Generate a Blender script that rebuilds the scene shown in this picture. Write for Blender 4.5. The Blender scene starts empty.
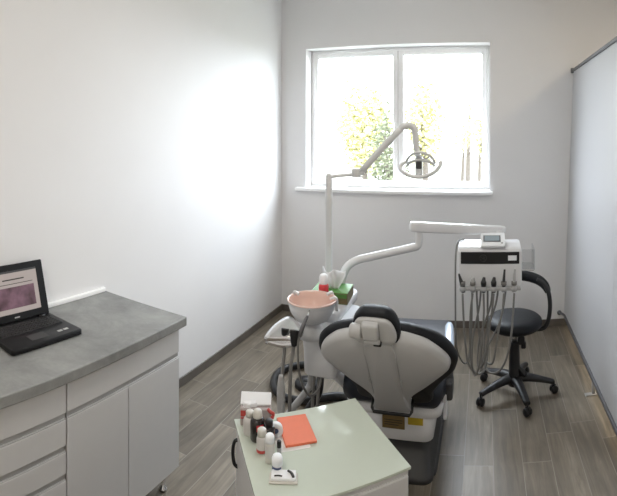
import bpy, bmesh, math, random
from mathutils import Vector, Matrix
random.seed(7)
PI = math.pi
S = bpy.context.scene
COL = S.collection

# ------------------------------------------------------------------ materials
def nt(name):
    m = bpy.data.materials.new(name); m.use_nodes = True
    n = m.node_tree.nodes; l = m.node_tree.links
    return m, n, l, n['Principled BSDF']
def pm(name, c, rough=.5, metal=0., spec=.5, noise=0., nscale=20., bump=0., coat=0., alpha=1., trans=0., ior=1.45):
    m, n, l, b = nt(name)
    b.inputs['Base Color'].default_value = (*c, 1); b.inputs['Roughness'].default_value = rough
    b.inputs['Metallic'].default_value = metal; b.inputs['Specular IOR Level'].default_value = spec
    b.inputs['Coat Weight'].default_value = coat; b.inputs['Transmission Weight'].default_value = trans
    b.inputs['IOR'].default_value = ior
    tc = n.new('ShaderNodeTexCoord'); nz = n.new('ShaderNodeTexNoise')
    nz.inputs['Scale'].default_value = nscale; nz.inputs['Detail'].default_value = 4
    l.new(tc.outputs['Object'], nz.inputs['Vector'])
    mx = n.new('ShaderNodeMix'); mx.data_type = 'RGBA'
    a = max(noise, .015)
    mx.inputs[6].default_value = (*[max(0, v * (1 - a)) for v in c], 1)
    mx.inputs[7].default_value = (*[min(1, v * (1 + a)) for v in c], 1)
    l.new(nz.outputs['Fac'], mx.inputs[0]); l.new(mx.outputs[2], b.inputs['Base Color'])
    if bump:
        bp = n.new('ShaderNodeBump'); bp.inputs['Strength'].default_value = bump; bp.inputs['Distance'].default_value = .002
        l.new(nz.outputs['Fac'], bp.inputs['Height']); l.new(bp.outputs['Normal'], b.inputs['Normal'])
    return m
def emit(name, c, s):
    m, n, l, b = nt(name)
    b.inputs['Base Color'].default_value = (*[v * .3 for v in c], 1)
    b.inputs['Emission Color'].default_value = (*c, 1); b.inputs['Emission Strength'].default_value = s
    b.inputs['Roughness'].default_value = .3
    return m

def floor_mat():
    m, n, l, b = nt('wood_look_tile')
    tc = n.new('ShaderNodeTexCoord'); sx = n.new('ShaderNodeSeparateXYZ'); l.new(tc.outputs['Object'], sx.inputs[0])
    def mth(op, a, c=None):
        x = n.new('ShaderNodeMath'); x.operation = op
        for i, v in enumerate((a, c)):
            if v is None: continue
            if isinstance(v, (int, float)): x.inputs[i].default_value = v
            else: l.new(v, x.inputs[i])
        return x.outputs[0]
    W, L = .166, .92
    u = mth('DIVIDE', mth('SUBTRACT', sx.outputs['X'], .0505), W)
    row = mth('FLOOR', u); fu = mth('FRACT', u)
    wn = n.new('ShaderNodeTexWhiteNoise'); wn.noise_dimensions = '1D'; l.new(row, wn.inputs['W'])
    v = mth('ADD', mth('DIVIDE', sx.outputs['Y'], L), wn.outputs['Value'])
    cel = mth('FLOOR', v); fv = mth('FRACT', v)
    w2 = n.new('ShaderNodeTexWhiteNoise'); w2.noise_dimensions = '2D'
    cb = n.new('ShaderNodeCombineXYZ'); l.new(row, cb.inputs[0]); l.new(cel, cb.inputs[1]); l.new(cb.outputs[0], w2.inputs['Vector'])
    # grain: stretched noise, moved per plank
    off = n.new('ShaderNodeCombineXYZ'); l.new(mth('MULTIPLY', w2.outputs['Value'], 37.), off.inputs[2])
    sc = n.new('ShaderNodeVectorMath'); sc.operation = 'MULTIPLY'; l.new(tc.outputs['Object'], sc.inputs[0]); sc.inputs[1].default_value = (22, 1.8, 1)
    ad = n.new('ShaderNodeVectorMath'); ad.operation = 'ADD'; l.new(sc.outputs[0], ad.inputs[0]); l.new(off.outputs[0], ad.inputs[1])
    g = n.new('ShaderNodeTexNoise'); g.inputs['Scale'].default_value = 1.3; g.inputs['Detail'].default_value = 7; g.inputs['Roughness'].default_value = .62
    g.inputs['Distortion'].default_value = .7
    l.new(ad.outputs[0], g.inputs['Vector'])
    cl = n.new('ShaderNodeTexNoise'); cl.inputs['Scale'].default_value = 3.2; cl.inputs['Detail'].default_value = 3
    ad2 = n.new('ShaderNodeVectorMath'); ad2.operation = 'ADD'; l.new(tc.outputs['Object'], ad2.inputs[0]); l.new(off.outputs[0], ad2.inputs[1])
    l.new(ad2.outputs[0], cl.inputs['Vector'])
    t = mth('ADD', mth('MULTIPLY', g.outputs['Fac'], .85), mth('ADD', mth('MULTIPLY', cl.outputs['Fac'], .45), mth('MULTIPLY', w2.outputs['Value'], .22)))
    r = n.new('ShaderNodeValToRGB'); l.new(t, r.inputs[0])
    e = r.color_ramp.elements
    e[0].position = .42; e[0].color = (.098, .083, .066, 1); e[1].position = 1.05; e[1].color = (.31, .268, .21, 1)
    x = e.new(.68); x.color = (.168, .142, .110, 1); x = e.new(.84); x.color = (.218, .187, .145, 1)
    def edge(fr, wdt):
        return mth('LESS_THAN', mth('MINIMUM', fr, mth('SUBTRACT', 1., fr)), wdt)
    gr = mth('MAXIMUM', edge(fu, .011), edge(fv, .0022))
    mx = n.new('ShaderNodeMix'); mx.data_type = 'RGBA'; l.new(gr, mx.inputs[0]); l.new(r.outputs[0], mx.inputs[6]); mx.inputs[7].default_value = (.30, .275, .235, 1)
    l.new(mx.outputs[2], b.inputs['Base Color'])
    b.inputs['Roughness'].default_value = .36; b.inputs['Specular IOR Level'].default_value = .45
    bp = n.new('ShaderNodeBump'); bp.inputs['Strength'].default_value = .25; bp.inputs['Distance'].default_value = .002
    l.new(mth('SUBTRACT', g.outputs['Fac'], gr), bp.inputs['Height']); l.new(bp.outputs['Normal'], b.inputs['Normal'])
    return m
def stone_mat():
    m, n, l, b = nt('grey_concrete_laminate')
    tc = n.new('ShaderNodeTexCoord'); a = n.new('ShaderNodeTexNoise'); a.inputs['Scale'].default_value = 4.5; a.inputs['Detail'].default_value = 8; a.inputs['Roughness'].default_value = .7; a.inputs['Distortion'].default_value = .25
    l.new(tc.outputs['Object'], a.inputs['Vector'])
    r = n.new('ShaderNodeValToRGB'); l.new(a.outputs['Fac'], r.inputs[0]); e = r.color_ramp.elements
    e[0].position = .3; e[0].color = (.165, .168, .165, 1); e[1].position = .72; e[1].color = (.33, .335, .325, 1)
    l.new(r.outputs[0], b.inputs['Base Color']); b.inputs['Roughness'].default_value = .48
    return m
def glass_mat(name, tint=(1, 1, 1), gl=.06, rough=.02):
    m = bpy.data.materials.new(name); m.use_nodes = True; n = m.node_tree.nodes; l = m.node_tree.links; n.clear()
    o = n.new('ShaderNodeOutputMaterial'); t = n.new('ShaderNodeBsdfTransparent'); t.inputs[0].default_value = (*tint, 1)
    g = n.new('ShaderNodeBsdfGlossy'); g.inputs['Roughness'].default_value = rough; x = n.new('ShaderNodeMixShader'); x.inputs[0].default_value = gl
    l.new(t.outputs[0], x.inputs[1]); l.new(g.outputs[0], x.inputs[2]); l.new(x.outputs[0], o.inputs[0])
    return m
def sheet_mat(name, c, tr=.3):
    m = bpy.data.materials.new(name); m.use_nodes = True; n = m.node_tree.nodes; l = m.node_tree.links; b = n['Principled BSDF']
    b.inputs['Base Color'].default_value = (*c, 1); b.inputs['Roughness'].default_value = .42
    t = n.new('ShaderNodeBsdfTranslucent'); t.inputs[0].default_value = (*c, 1); x = n.new('ShaderNodeMixShader'); x.inputs[0].default_value = tr
    l.new(b.outputs[0], x.inputs[1]); l.new(t.outputs[0], x.inputs[2]); l.new(x.outputs[0], n['Material Output'].inputs[0])
    return m

M = {}
M['floor'] = floor_mat(); M['stone'] = stone_mat()
M['wall'] = pm('painted_wall', (.80, .795, .80), .55, noise=.02, nscale=3, bump=.03)
M['ceil'] = pm('ceiling_paint', (.82, .82, .81), .8)
M['base'] = pm('tile_skirting', (.12, .105, .09), .45, noise=.35, nscale=9)
M['pvc'] = pm('white_window_plastic', (.92, .92, .92), .3)
M['cab'] = pm('white_cabinet_laminate', (.61, .608, .608), .35)
M['cabin'] = pm('cabinet_carcass', (.55, .55, .55), .5)
M['alu'] = pm('brushed_aluminium', (.46, .46, .46), .5, .3, noise=.05)
M['rail'] = pm('grey_metal_rail', (.15, .15, .16), .45, .4)
M['chrome'] = pm('chrome', (.82, .82, .83), .18, 1.)
M['white'] = pm('white_enamel', (.76, .765, .78), .28, coat=.3)
M['lampwhite'] = pm('lamp_grey_enamel', (.62, .63, .64), .3, coat=.2)
M['shell'] = pm('grey_white_shell', (.50, .50, .495), .38)
M['blk'] = pm('black_leatherette', (.008, .009, .0115), .5, spec=.3, noise=.2, nscale=60, bump=.1)
M['navy'] = pm('navy_leatherette', (.013, .017, .027), .42, noise=.15, nscale=50, bump=.1)
M['bplast'] = pm('black_plastic', (.012, .012, .013), .4)
M['gplast'] = pm('dark_grey_plastic', (.05, .05, .052), .45)
M['char'] = pm('charcoal_base_cover', (.055, .055, .055), .5)
M['skysheen'] = pm('painted_sky_sheen', (.55, .65, .80), .25, coat=.4)  # armrest pad: the sky's reflection is painted in as pale blue
M['hose'] = pm('grey_hose', (.20, .195, .185), .5)
M['hosel'] = pm('light_grey_hose', (.42, .42, .42), .45)
M['gold'] = pm('brown_gold_sticker', (.20, .135, .05), .4, noise=.25, nscale=60)
M['yel'] = pm('yellow_sticker', (.50, .36, .03), .45, noise=.1)
M['dark'] = pm('dark_print', (.03, .025, .02), .5)
M['pinkglass'] = pm('pink_amber_bowl', (.74, .53, .46), .15, coat=.6)
M['green'] = pm('green_carton', (.10, .27, .06), .5, noise=.12, nscale=30)
M['brown'] = pm('brown_carton_print', (.16, .13, .06), .5, noise=.3, nscale=40)
M['tissue'] = pm('white_tissue', (.88, .9, .93), .8, noise=.02)
M['red'] = pm('red_plastic', (.62, .05, .06), .35)
M['redp'] = pm('red_print', (.50, .07, .06), .5, noise=.2, nscale=80)
M['orange'] = pm('orange_paper', (.80, .20, .10), .55, noise=.05, nscale=40)
M['paper'] = pm('white_paper', (.82, .82, .80), .6)
M['gtop'] = pm('pale_green_glass', (.60, .66, .575), .07, spec=.6, coat=.5)
M['clearpl'] = pm('cloudy_plastic', (.60, .58, .56), .3)
M['creampl'] = pm('cream_plastic', (.62, .60, .55), .35)
M['screen'] = emit('device_screen', (.33, .40, .43), .35)
M['page'] = emit('webpage_white', (.52, .45, .42), .40)
M['photo'] = None
M['glass'] = glass_mat('window_glass')
M['acr'] = glass_mat('clear_acrylic', (.93, .94, .95), .10, .1)
M['panel'] = sheet_mat('white_divider_sheet', (.66, .665, .685), .30)
M['key'] = pm('black_keys', (.02, .02, .021), .45)
M['lap'] = pm('black_laptop_plastic', (.007, .007, .008), .4, spec=.3)
M['lapscreenlogo'] = pm('silver_print', (.4, .4, .4), .4)
M['bark'] = pm('bark', (.07, .058, .046), .9, noise=.3)
M['leafY'] = pm('yellow_leaves', (.34, .32, .13), .7, noise=.25, nscale=2)
M['leafG'] = pm('green_leaves', (.075, .085, .045), .7, noise=.35, nscale=3)
M['leafP'] = pm('pale_leaves', (.40, .385, .20), .7, noise=.2, nscale=2)
M['grass'] = pm('grass', (.17, .17, .13), .9, noise=.3, nscale=.6)
M['led'] = emit('led_diffuser', (1, .95, .88), 1.0)
M['vialglass'] = pm('dark_vial', (.02, .015, .015), .2, coat=.4)
M['cartonbody'] = pm('grey_pink_carton', (.42, .37, .36), .5)
M['blueprint'] = pm('blue_print', (.08, .11, .22), .5)
m, n, l, b = nt('photo_on_screen')
tc = n.new('ShaderNodeTexCoord'); nz = n.new('ShaderNodeTexNoise'); nz.inputs['Scale'].default_value = 14; nz.inputs['Detail'].default_value = 3
l.new(tc.outputs['Object'], nz.inputs['Vector']); r = n.new('ShaderNodeValToRGB'); l.new(nz.outputs['Fac'], r.inputs[0])
e = r.color_ramp.elements; e[0].position = .35; e[0].color = (.035, .008, .016, 1); e[1].position = .68; e[1].color = (.20, .10, .14, 1)
l.new(r.outputs[0], b.inputs['Emission Color']); b.inputs['Emission Strength'].default_value = .7; b.inputs['Base Color'].default_value = (.03, .02, .02, 1)
M['photo'] = m

# ------------------------------------------------------------------ mesh helpers
def B(): return bmesh.new()
def box(bm, c, s, bev=0., seg=2, rot=None, mi=0):
    r = bmesh.ops.create_cube(bm, size=1.0); vs = r['verts']
    for v in vs: v.co = Vector((v.co.x * s[0], v.co.y * s[1], v.co.z * s[2]))
    fs = list({f for v in vs for f in v.link_faces})
    if bev > 0:
        es = list({e for v in vs for e in v.link_edges})
        r = bmesh.ops.bevel(bm, geom=es, offset=bev, segments=seg, affect='EDGES', profile=.5)
        vs = list({v for f in r['faces'] for v in f.verts} | {v for v in vs if v.is_valid})
        fs = list({f for v in vs for f in v.link_faces})
    for v in vs:
        if rot is not None: v.co = rot @ v.co
        v.co += Vector(c)
    for f in fs: f.material_index = mi
    return bm
def smooth(pts, k=6, closed=False):
    P = [Vector(p) for p in pts]; n = len(P); out = []
    rng = range(n) if closed else range(n - 1)
    g = (lambda i: P[i % n]) if closed else (lambda i: P[max(0, min(n - 1, i))])
    for i in rng:
        a, b_, c, d = g(i - 1), g(i), g(i + 1), g(i + 2)
        for j in range(k):
            t = j / k
            out.append(.5 * ((2 * b_) + (c - a) * t + (2 * a - 5 * b_ + 4 * c - d) * t * t + (3 * b_ - a - 3 * c + d) * t ** 3))
    if not closed: out.append(P[-1])
    return out
def tube(bm, pts, rad, seg=12, k=6, closed=False, cap=True, flat=None, mi=0):
    P = smooth(pts, k, closed) if k else [Vector(p) for p in pts]
    n = len(P)
    if isinstance(rad, (int, float)): R = [rad] * n
    else:
        m_ = len(rad); R = []
        for i in range(n):
            t = i / (n - 1) * (m_ - 1); j = min(int(t), m_ - 2); R.append(rad[j] + (rad[j + 1] - rad[j]) * (t - j))
    up = None; rings = []
    for i in range(n):
        a = P[i - 1] if (i or closed) else P[0]; c = P[(i + 1) % n] if (i < n - 1 or closed) else P[-1]
        d = (c - a).normalized()
        if up is None:
            up = Vector((0, 0, 1)) if abs(d.z) < .9 else Vector((1, 0, 0))
        up = (up - d * up.dot(d)).normalized(); sd = d.cross(up)
        fx, fy = flat if flat else (1, 1)
        rings.append([bm.verts.new(P[i] + (sd * math.cos(2 * PI * j / seg) * fx + up * math.sin(2 * PI * j / seg) * fy) * R[i]) for j in range(seg)])
    m_ = n if closed else n - 1
    for i in range(m_):
        a, c = rings[i], rings[(i + 1) % n]
        for j in range(seg):
            f = bm.faces.new((a[j], a[(j + 1) % seg], c[(j + 1) % seg], c[j])); f.material_index = mi; f.smooth = True
    if cap and not closed:
        bm.faces.new(rings[0][::-1]).material_index = mi; bm.faces.new(rings[-1]).material_index = mi
    return bm
def lathe(bm, prof, c=(0, 0, 0), seg=28, rot=None, mi=0, sx=1, sy=1):
    rings = []; c = Vector(c)
    for r, z in prof:
        if r < 1e-6: p = Vector((0, 0, z)); p = rot @ p if rot else p; rings.append([bm.verts.new(p + c)]); continue
        ring = []
        for j in range(seg):
            p = Vector((r * math.cos(2 * PI * j / seg) * sx, r * math.sin(2 * PI * j / seg) * sy, z)); p = rot @ p if rot else p
            ring.append(bm.verts.new(p + c))
        rings.append(ring)
    for a, d in zip(rings, rings[1:]):
        if len(a) == 1 and len(d) == 1: continue
        for j in range(seg):
            k = (j + 1) % seg
            if len(a) == 1: f = bm.faces.new((a[0], d[k], d[j]))
            elif len(d) == 1: f = bm.faces.new((a[j], a[k], d[0]))
            else: f = bm.faces.new((a[j], a[k], d[k], d[j]))
            f.material_index = mi; f.smooth = True
    for ring, rev in ((rings[0], True), (rings[-1], False)):
        if len(ring) > 1: bm.faces.new(ring[::-1] if rev else ring).material_index = mi
    return bm
def loft(bm, rings, cap=True, mi=0, sm=True):
    """rings: lists of equally many points"""
    V = [[bm.verts.new(p) for p in r] for r in rings]; n = len(V[0])
    for a, c in zip(V, V[1:]):
        for j in range(n):
            f = bm.faces.new((a[j], a[(j + 1) % n], c[(j + 1) % n], c[j])); f.smooth = sm; f.material_index = mi
    if cap:
        f = bm.faces.new(V[0][::-1]); f.smooth = sm; f.material_index = mi
        f = bm.faces.new(V[-1]); f.smooth = sm; f.material_index = mi
    return bm
def rrect(hx, hy, r, k=5):
    out = []
    for cx, cy, a in ((hx - r, hy - r, 0), (-hx + r, hy - r, 90), (-hx + r, -hy + r, 180), (hx - r, -hy + r, 270)):
        for i in range(k + 1):
            t = math.radians(a + 90 * i / k); out.append((cx + r * math.cos(t), cy + r * math.sin(t)))
    return out
def rbody(bm, secs, mi=0):
    """sections (cx, cy, z, hx, hy, r): a rounded-rectangle body"""
    return loft(bm, [[Vector((cx + x, cy + y, z)) for x, y in rrect(hx, hy, r)] for cx, cy, z, hx, hy, r in secs], mi=mi)
def puff(bm, outl, secs, O, ex, eu, en, mi=0):
    """closed 2-D outline lofted through (scale, depth) sections on a tilted plane"""
    cx = sum(p[0] for p in outl) / len(outl); cy = sum(p[1] for p in outl) / len(outl)
    rings = []
    for s, d in secs:
        rings.append([O + ex * (cx + (x - cx) * s) + eu * (cy + (y - cy) * s) + en * d for x, y in outl])
    return loft(bm, rings, mi=mi)
def obj(name, bm, mats, parent=None, off=None, label=None, bev=None, autos=None):
    if off is not None: bmesh.ops.translate(bm, verts=bm.verts, vec=-Vector(off))
    bmesh.ops.recalc_face_normals(bm, faces=bm.faces)
    me = bpy.data.meshes.new(name); bm.to_mesh(me); bm.free()
    o = bpy.data.objects.new(name, me); COL.objects.link(o)
    for m_ in (mats if isinstance(mats, (list, tuple)) else [mats]): me.materials.append(m_)
    if parent: o.parent = parent
    if label: o['label'] = label
    return o
def thing(name, label, cat, loc=(0, 0, 0), rz=0, group=None):
    o = bpy.data.objects.new(name, None); COL.objects.link(o); o.location = loc; o.rotation_euler = (0, 0, rz); o.empty_display_size = .05
    o['label'] = label; o['category'] = cat
    if group: o['group'] = group
    return o
def tag(o, label, cat, group=None):
    o['label'] = label; o['category'] = cat
    if group: o['group'] = group
    return o
def struct(name, bm, mat, parent=None):
    o = obj(name, bm, mat, parent); o['kind'] = 'structure'; return o
def rz(a): return Matrix.Rotation(a, 3, 'Z')
def rx(a): return Matrix.Rotation(a, 3, 'X')
def ry(a): return Matrix.Rotation(a, 3, 'Y')

# ------------------------------------------------------------------ the room
XL, D, XR, YF, ZC = -2.09, 4.49, 3.0, -2.2, 3.4
WX0, WX1, WZ0, WZ1, WT = -1.811, .054, 1.314, 2.753, .26
b = B(); box(b, ((XL + XR) / 2, (D + YF) / 2, -.05), (XR - XL + .4, D - YF + .4, .1)); struct('floor', b, M['floor'])
b = B(); box(b, ((XL + XR) / 2, (D + YF) / 2, ZC + .05), (XR - XL + .4, D - YF + .4, .1)); struct('ceiling', b, M['ceil'])
b = B(); box(b, (XL - .1, (D + YF) / 2, ZC / 2), (.2, D - YF + .4, ZC)); struct('wall_left', b, M['wall'])
b = B(); box(b, (XR + .1, (D + YF) / 2, ZC / 2), (.2, D - YF + .4, ZC)); struct('wall_right', b, M['wall'])
b = B(); box(b, ((XL + XR) / 2, YF - .1, ZC / 2), (XR - XL, .2, ZC)); struct('wall_front', b, M['wall'])
b = B()
yc = D + WT / 2
box(b, ((XL + WX0) / 2, yc, ZC / 2), (WX0 - XL, WT, ZC)); box(b, ((WX1 + XR) / 2, yc, ZC / 2), (XR - WX1, WT, ZC))
box(b, ((WX0 + WX1) / 2, yc, WZ0 / 2), (WX1 - WX0, WT, WZ0)); box(b, ((WX0 + WX1) / 2, yc, (WZ1 + ZC) / 2), (WX1 - WX0, WT, ZC - WZ1))
struct('wall_back', b, M['wall'])
BH = .066
b = B(); box(b, (XL + .006, (D + YF) / 2, BH / 2), (.012, D - YF, BH), .002, 1); struct('baseboard_left', b, M['base'])
b = B(); box(b, ((XL + XR) / 2, D - .006, BH / 2), (XR - XL - .026, .012, BH), .002, 1); struct('baseboard_back', b, M['base'])
b = B(); box(b, (XL + .012, 1.255, .912), (.022, 1.40, .026), .006, 2); struct('trim_1', b, M['pvc'])
# seam of the wall boarding beside the window
b = B(); box(b, (.075, D - .001, (WZ1 + ZC) / 2 + .02), (.012, .003, ZC - WZ1 - .05)); struct('trim_2', b, M['wall'])

# window
w = bpy.data.objects.new('window_1', None); COL.objects.link(w); w['kind'] = 'structure'; w.location = ((WX0 + WX1) / 2, D, WZ0)
wl = w.location
def frame(bm, x0, x1, z0, z1, t, y0, y1, bev=.006):
    y = (y0 + y1) / 2; dy = y1 - y0
    box(bm, (x0 + t / 2, y, (z0 + z1) / 2), (t, dy, z1 - z0), bev, 1); box(bm, (x1 - t / 2, y, (z0 + z1) / 2), (t, dy, z1 - z0), bev, 1)
    box(bm, ((x0 + x1) / 2, y, z0 + t / 2), (x1 - x0 - 2 * t + .004, dy, t), bev, 1); box(bm, ((x0 + x1) / 2, y, z1 - t / 2), (x1 - x0 - 2 * t + .004, dy, t), bev, 1)
FD = D + .15
b = B(); frame(b, WX0, WX1, WZ0, WZ1, .045, FD + .012, FD + .09); xm = -.868
box(b, (xm, FD + .05, (WZ0 + WZ1) / 2), (.05, .07, WZ1 - WZ0 - .085), .006, 1)
obj('window_frame', b, M['pvc'], w, wl)['kind'] = 'structure'
for x0, x1 in ((WX0 + .03, xm - .006), (xm + .006, WX1 - .03)):
    b = B(); frame(b, x0, x1, WZ0 + .03, WZ1 - .03, .048, FD, FD + .07); s = obj('sash', b, M['pvc'], w, wl); s['kind'] = 'structure'
    b = B(); frame(b, x0 + .045, x1 - .045, WZ0 + .075, WZ1 - .075, .006, FD + .006, FD + .014, .001); obj('gasket', b, M['rail'], s, wl)
    b = B(); box(b, ((x0 + x1) / 2, FD + .03, (WZ0 + WZ1) / 2), (x1 - x0 - .08, .006, WZ1 - WZ0 - .14)); obj('pane', b, M['glass'], s, wl)
b = B(); box(b, (xm - .03, FD - .012, 1.93), (.018, .03, .12), .005, 2); obj('window_handle', b, M['pvc'], w, wl)
b = B(); box(b, ((-1.914 + .083) / 2, D + .03, WZ0 - .018), (.083 + 1.914, .18, .036), .008, 2)
# inside the wall the sill is only as wide as the opening: keep it to the room side
b.free(); b = B(); box(b, ((-1.914 + .083) / 2, D - .03, WZ0 - .014), (1.997, .062, .036), .01, 3); box(b, ((WX0 + WX1) / 2, D + .075, WZ0 + .003), (WX1 - WX0, .15, .006))
obj('window_sill', b, M['pvc'], w, wl)['kind'] = 'structure'

# ------------------------------------------------------------------ outside
b = B(); box(b, (-2, 30, -.6), (90, 50, .1)); struct('ground', b, M['grass'])
def tree(name, label, x, y, h, cr, leaf, n, base=.35, wob=1.0, ls=.10, group='trees outside the window'):
    t = thing(name, label, 'tree', (x, y, -.55), 0, group)
    b = B(); top = Vector((random.uniform(-.2, .2), 0, h * .8))
    tube(b, [(0, 0, 0), (.04, 0, h * .3), (top.x * .5, .03, h * .55), top], [.10 * h / 4, .075 * h / 4, .05 * h / 4, .015], 8, 4)
    tips = []
    for i in range(9):
        z = h * random.uniform(base, .72); a = random.uniform(0, 2 * PI); L = cr * random.uniform(.5, .95)
        e_ = Vector((math.cos(a) * L, math.sin(a) * L, z + L * .45)); tips.append(e_)
        tube(b, [(0.03, 0, z), (e_.x * .5, e_.y * .5, z + L * .12), e_], [.03 * h / 4, .018 * h / 4, .006], 6, 3)
    obj('trunk', b, M['bark'], t)
    b = B(); cz = h * (1 + base) / 2; hz = h * (1 - base) / 2
    for i in range(n):
        while True:
            p = Vector((random.uniform(-1, 1), random.uniform(-1, 1), random.uniform(-1, 1)))
            if .25 < p.length < 1: break
        lob = .78 + .22 * math.sin(p.x * 7 + p.z * 5) * math.cos(p.y * 6 + p.z * 3)
        c = Vector((p.x * cr * lob * wob, p.y * cr * lob, cz + p.z * hz * lob))
        q = Matrix.Rotation(random.uniform(0, 6.3), 3, random.choice('XYZ')) @ Matrix.Rotation(random.uniform(0, 6.3), 3, 'X')
        s = ls * random.uniform(.6, 1.3)
        f = b.faces.new([b.verts.new(c + q @ Vector(k) * s) for k in ((-.5, 0, 0), (0, -.32, .04), (.6, 0, 0), (0, .32, .04))])
    obj('crown', b, M[leaf], t)
    return t
tree('bush', 'dark green bush seen behind the slanted lamp arm, at the bottom of the left pane', -2.15, 10.2, 3.3, .55, 'leafG', 1500, .12, 1.0, .09, None)
tree('tree', 'broad yellow tree in the right half of the left window pane', -3.45, 13.0, 4.3, 1.05, 'leafY', 3200, .22, 1., .13)
tree('tree', 'pale yellow tree in the lower left corner of the left window pane', -6.9, 15.5, 5.0, 1.4, 'leafP', 2400, .2, 1., .13)
tree('tree', 'tall yellow tree just right of the window mullion', -1.75, 13.5, 4.5, .8, 'leafY', 1900, .28, 1., .12)
tree('tree', 'yellow tree behind the right part of the lamp head', -.75, 20.5, 5.2, 1.5, 'leafP', 1200, .3, 1., .11)
tree('tree', 'leftmost of three thin dark-trunked trees low in the right pane', -.85, 17.2, 3.3, .5, 'leafP', 620, .48, 1., .10)
tree('tree', 'middle one of three thin dark-trunked trees low in the right pane', -.22, 17.0, 3.4, .45, 'leafY', 420, .5, 1., .09)
tree('tree', 'rightmost of three thin dark-trunked trees, nearest the right window frame', .0, 14.6, 3.5, .42, 'leafY', 600, .42, 1., .10)

# ------------------------------------------------------------------ counter
CT = .9
b = B(); box(b, ((XL - 1.46) / 2 + .001, 1.255, CT - .024), (XL * -1 - 1.46 - .002, 1.42, .048), .006, 3)
tag(obj('worktop', b, M['stone']), 'grey concrete-look worktop running along the left wall over the white cabinets', 'worktop')
XF = -1.49
def cab(name, label, y0, y1):
    t = thing(name, label, 'cabinet', ((XL + XF) / 2, (y0 + y1) / 2, 0)); o = t.location
    b = B(); box(b, ((XL + .02 + XF - .02) / 2, (y0 + y1) / 2, .481), (XF - XL - .04, y1 - y0 - .002, .738), .001, 1)
    # end panels reaching the front
    for y in (y0 + .009, y1 - .009): box(b, (XF - .030, y, .481), (.0225, .016, .738))
    obj('body', b, M['cabin'], t, o)
    for x in (XL + .08, XF - .06):
        for y in (y0 + .06, y1 - .06):
            b = B(); lathe(b, [(.0, 0), (.022, 0), (.022, .012), (.012, .02), (.012, .09), (.02, .095), (.02, .114), (0, .114)], (x, y, 0), 14); obj('leg', b, M['chrome'], t, o)
    return t, o
def front(t, o, name, y0, y1, z0, z1, rail=True, g=.002):
    b = B(); box(b, (XF - .009, (y0 + y1) / 2, (z0 + z1) / 2), (.018, y1 - y0 - 2 * g, z1 - z0), .0015, 1)
    f = obj(name, b, M['cab'], t, o)
    return f
def hrail(f, o, y0, y1, z, h=.028):
    b = B(); yy = (y0 + y1) / 2; L = y1 - y0 - .006
    box(b, (XF - .0135, yy, z), (.012, L, h)); box(b, (XF - .006, yy, z - h / 2 + .003), (.01, L, .005), .001, 1)
    obj('handle_rail', b, M['alu'], f, o)
t, o = cab('drawer_cabinet', 'white drawer cabinet under the laptop end of the worktop', .60, 1.187)
for z0, z1 in ((.718, .848), (.584, .688), (.468, .556), (.118, .440)):
    f = front(t, o, 'drawer', .60, 1.187, z0, z1)
    hrail(f, o, .60, 1.187, z0 - .015)if z0 > .2 else None
t, o = cab('door_cabinet', 'white two-door cabinet with one wide drawer at the window end of the counter', 1.189, 1.937)
f = front(t, o, 'drawer', 1.189, 1.937, .718, .848); hrail(f, o, 1.189, 1.937, .703)
front(t, o, 'door', 1.189, 1.553, .118, .688); front(t, o, 'door', 1.553, 1.937, .118, .688)

# ------------------------------------------------------------------ laptop (local: x to the right, y away from the user)
LT = thing('laptop', 'open black laptop showing a web page, on the grey worktop', 'laptop', (-1.832, 1.252, CT), PI / 2)
b = B(); rbody(b, [(0, 0, .0, .190, .130, .012), (0, 0, .004, .197, .138, .014), (0, 0, .022, .197, .138, .014), (0, 0, .026, .193, .134, .012)])
obj('base', b, M['lap'], LT)
b = B(); box(b, (0, .045, .0265), (.345, .115, .003), .001, 1)
kb = obj('keyboard', b, M['bplast'], LT)
b = B()
for r_ in range(6):
    for c_ in range(17):
        box(b, (-.162 + c_ * .02025, .092 - r_ * .0185, .0292), (.0165, .0150, .003), .0012, 1)
obj('keys', b, M['key'], kb)
b = B(); box(b, (-.02, -.072, .0265), (.095, .055, .0015), .0005, 1); obj('touchpad', b, M['gplast'], LT)
b = B()
for c_ in (.10, .135): box(b, (c_, -.085, .0265), (.026, .016, .001))
obj('palm_rest_stickers', b, M['lapscreenlogo'], LT)
a = math.radians(16); R = rx(-a); hb = Vector((0, .130, .020))
b = B(); box(b, hb + R @ Vector((0, .004, .142)), (.394, .014, .276), .006, 3, R); sl = obj('screen_lid', b, M['lap'], LT)
b = B()
def sq(x0, x1, z0, z1, d, mi):
    f = b.faces.new([b.verts.new(hb + R @ Vector(p)) for p in ((x0, -.0035 - d, z0), (x1, -.0035 - d, z0), (x1, -.0035 - d, z1), (x0, -.0035 - d, z1))]); f.material_index = mi
sq(-.165, .150, .042, .248, 0, 0); sq(-.105, .125, .066, .168, .0004, 1)
sq(-.06, .07, .202, .208, .0004, 2); sq(-.12, .12, .182, .185, .0004, 2); sq(-.165, .150, .238, .248, .0004, 3)
dsp = obj('display', b, [M['page'], M['photo'], M['dark'], M['gplast']], sl)
b = B(); box(b, hb + R @ Vector((0, -.0032, .022)), (.03, .001, .006), 0, 1, R); obj('lid_badge', b, M['lapscreenlogo'], sl)
for x in (-.14, .14):
    b = B(); tube(b, [(x - .02, .120, .024), (x + .02, .120, .024)], .009, 10, 0); obj('hinge', b, M['lap'], LT)

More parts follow.
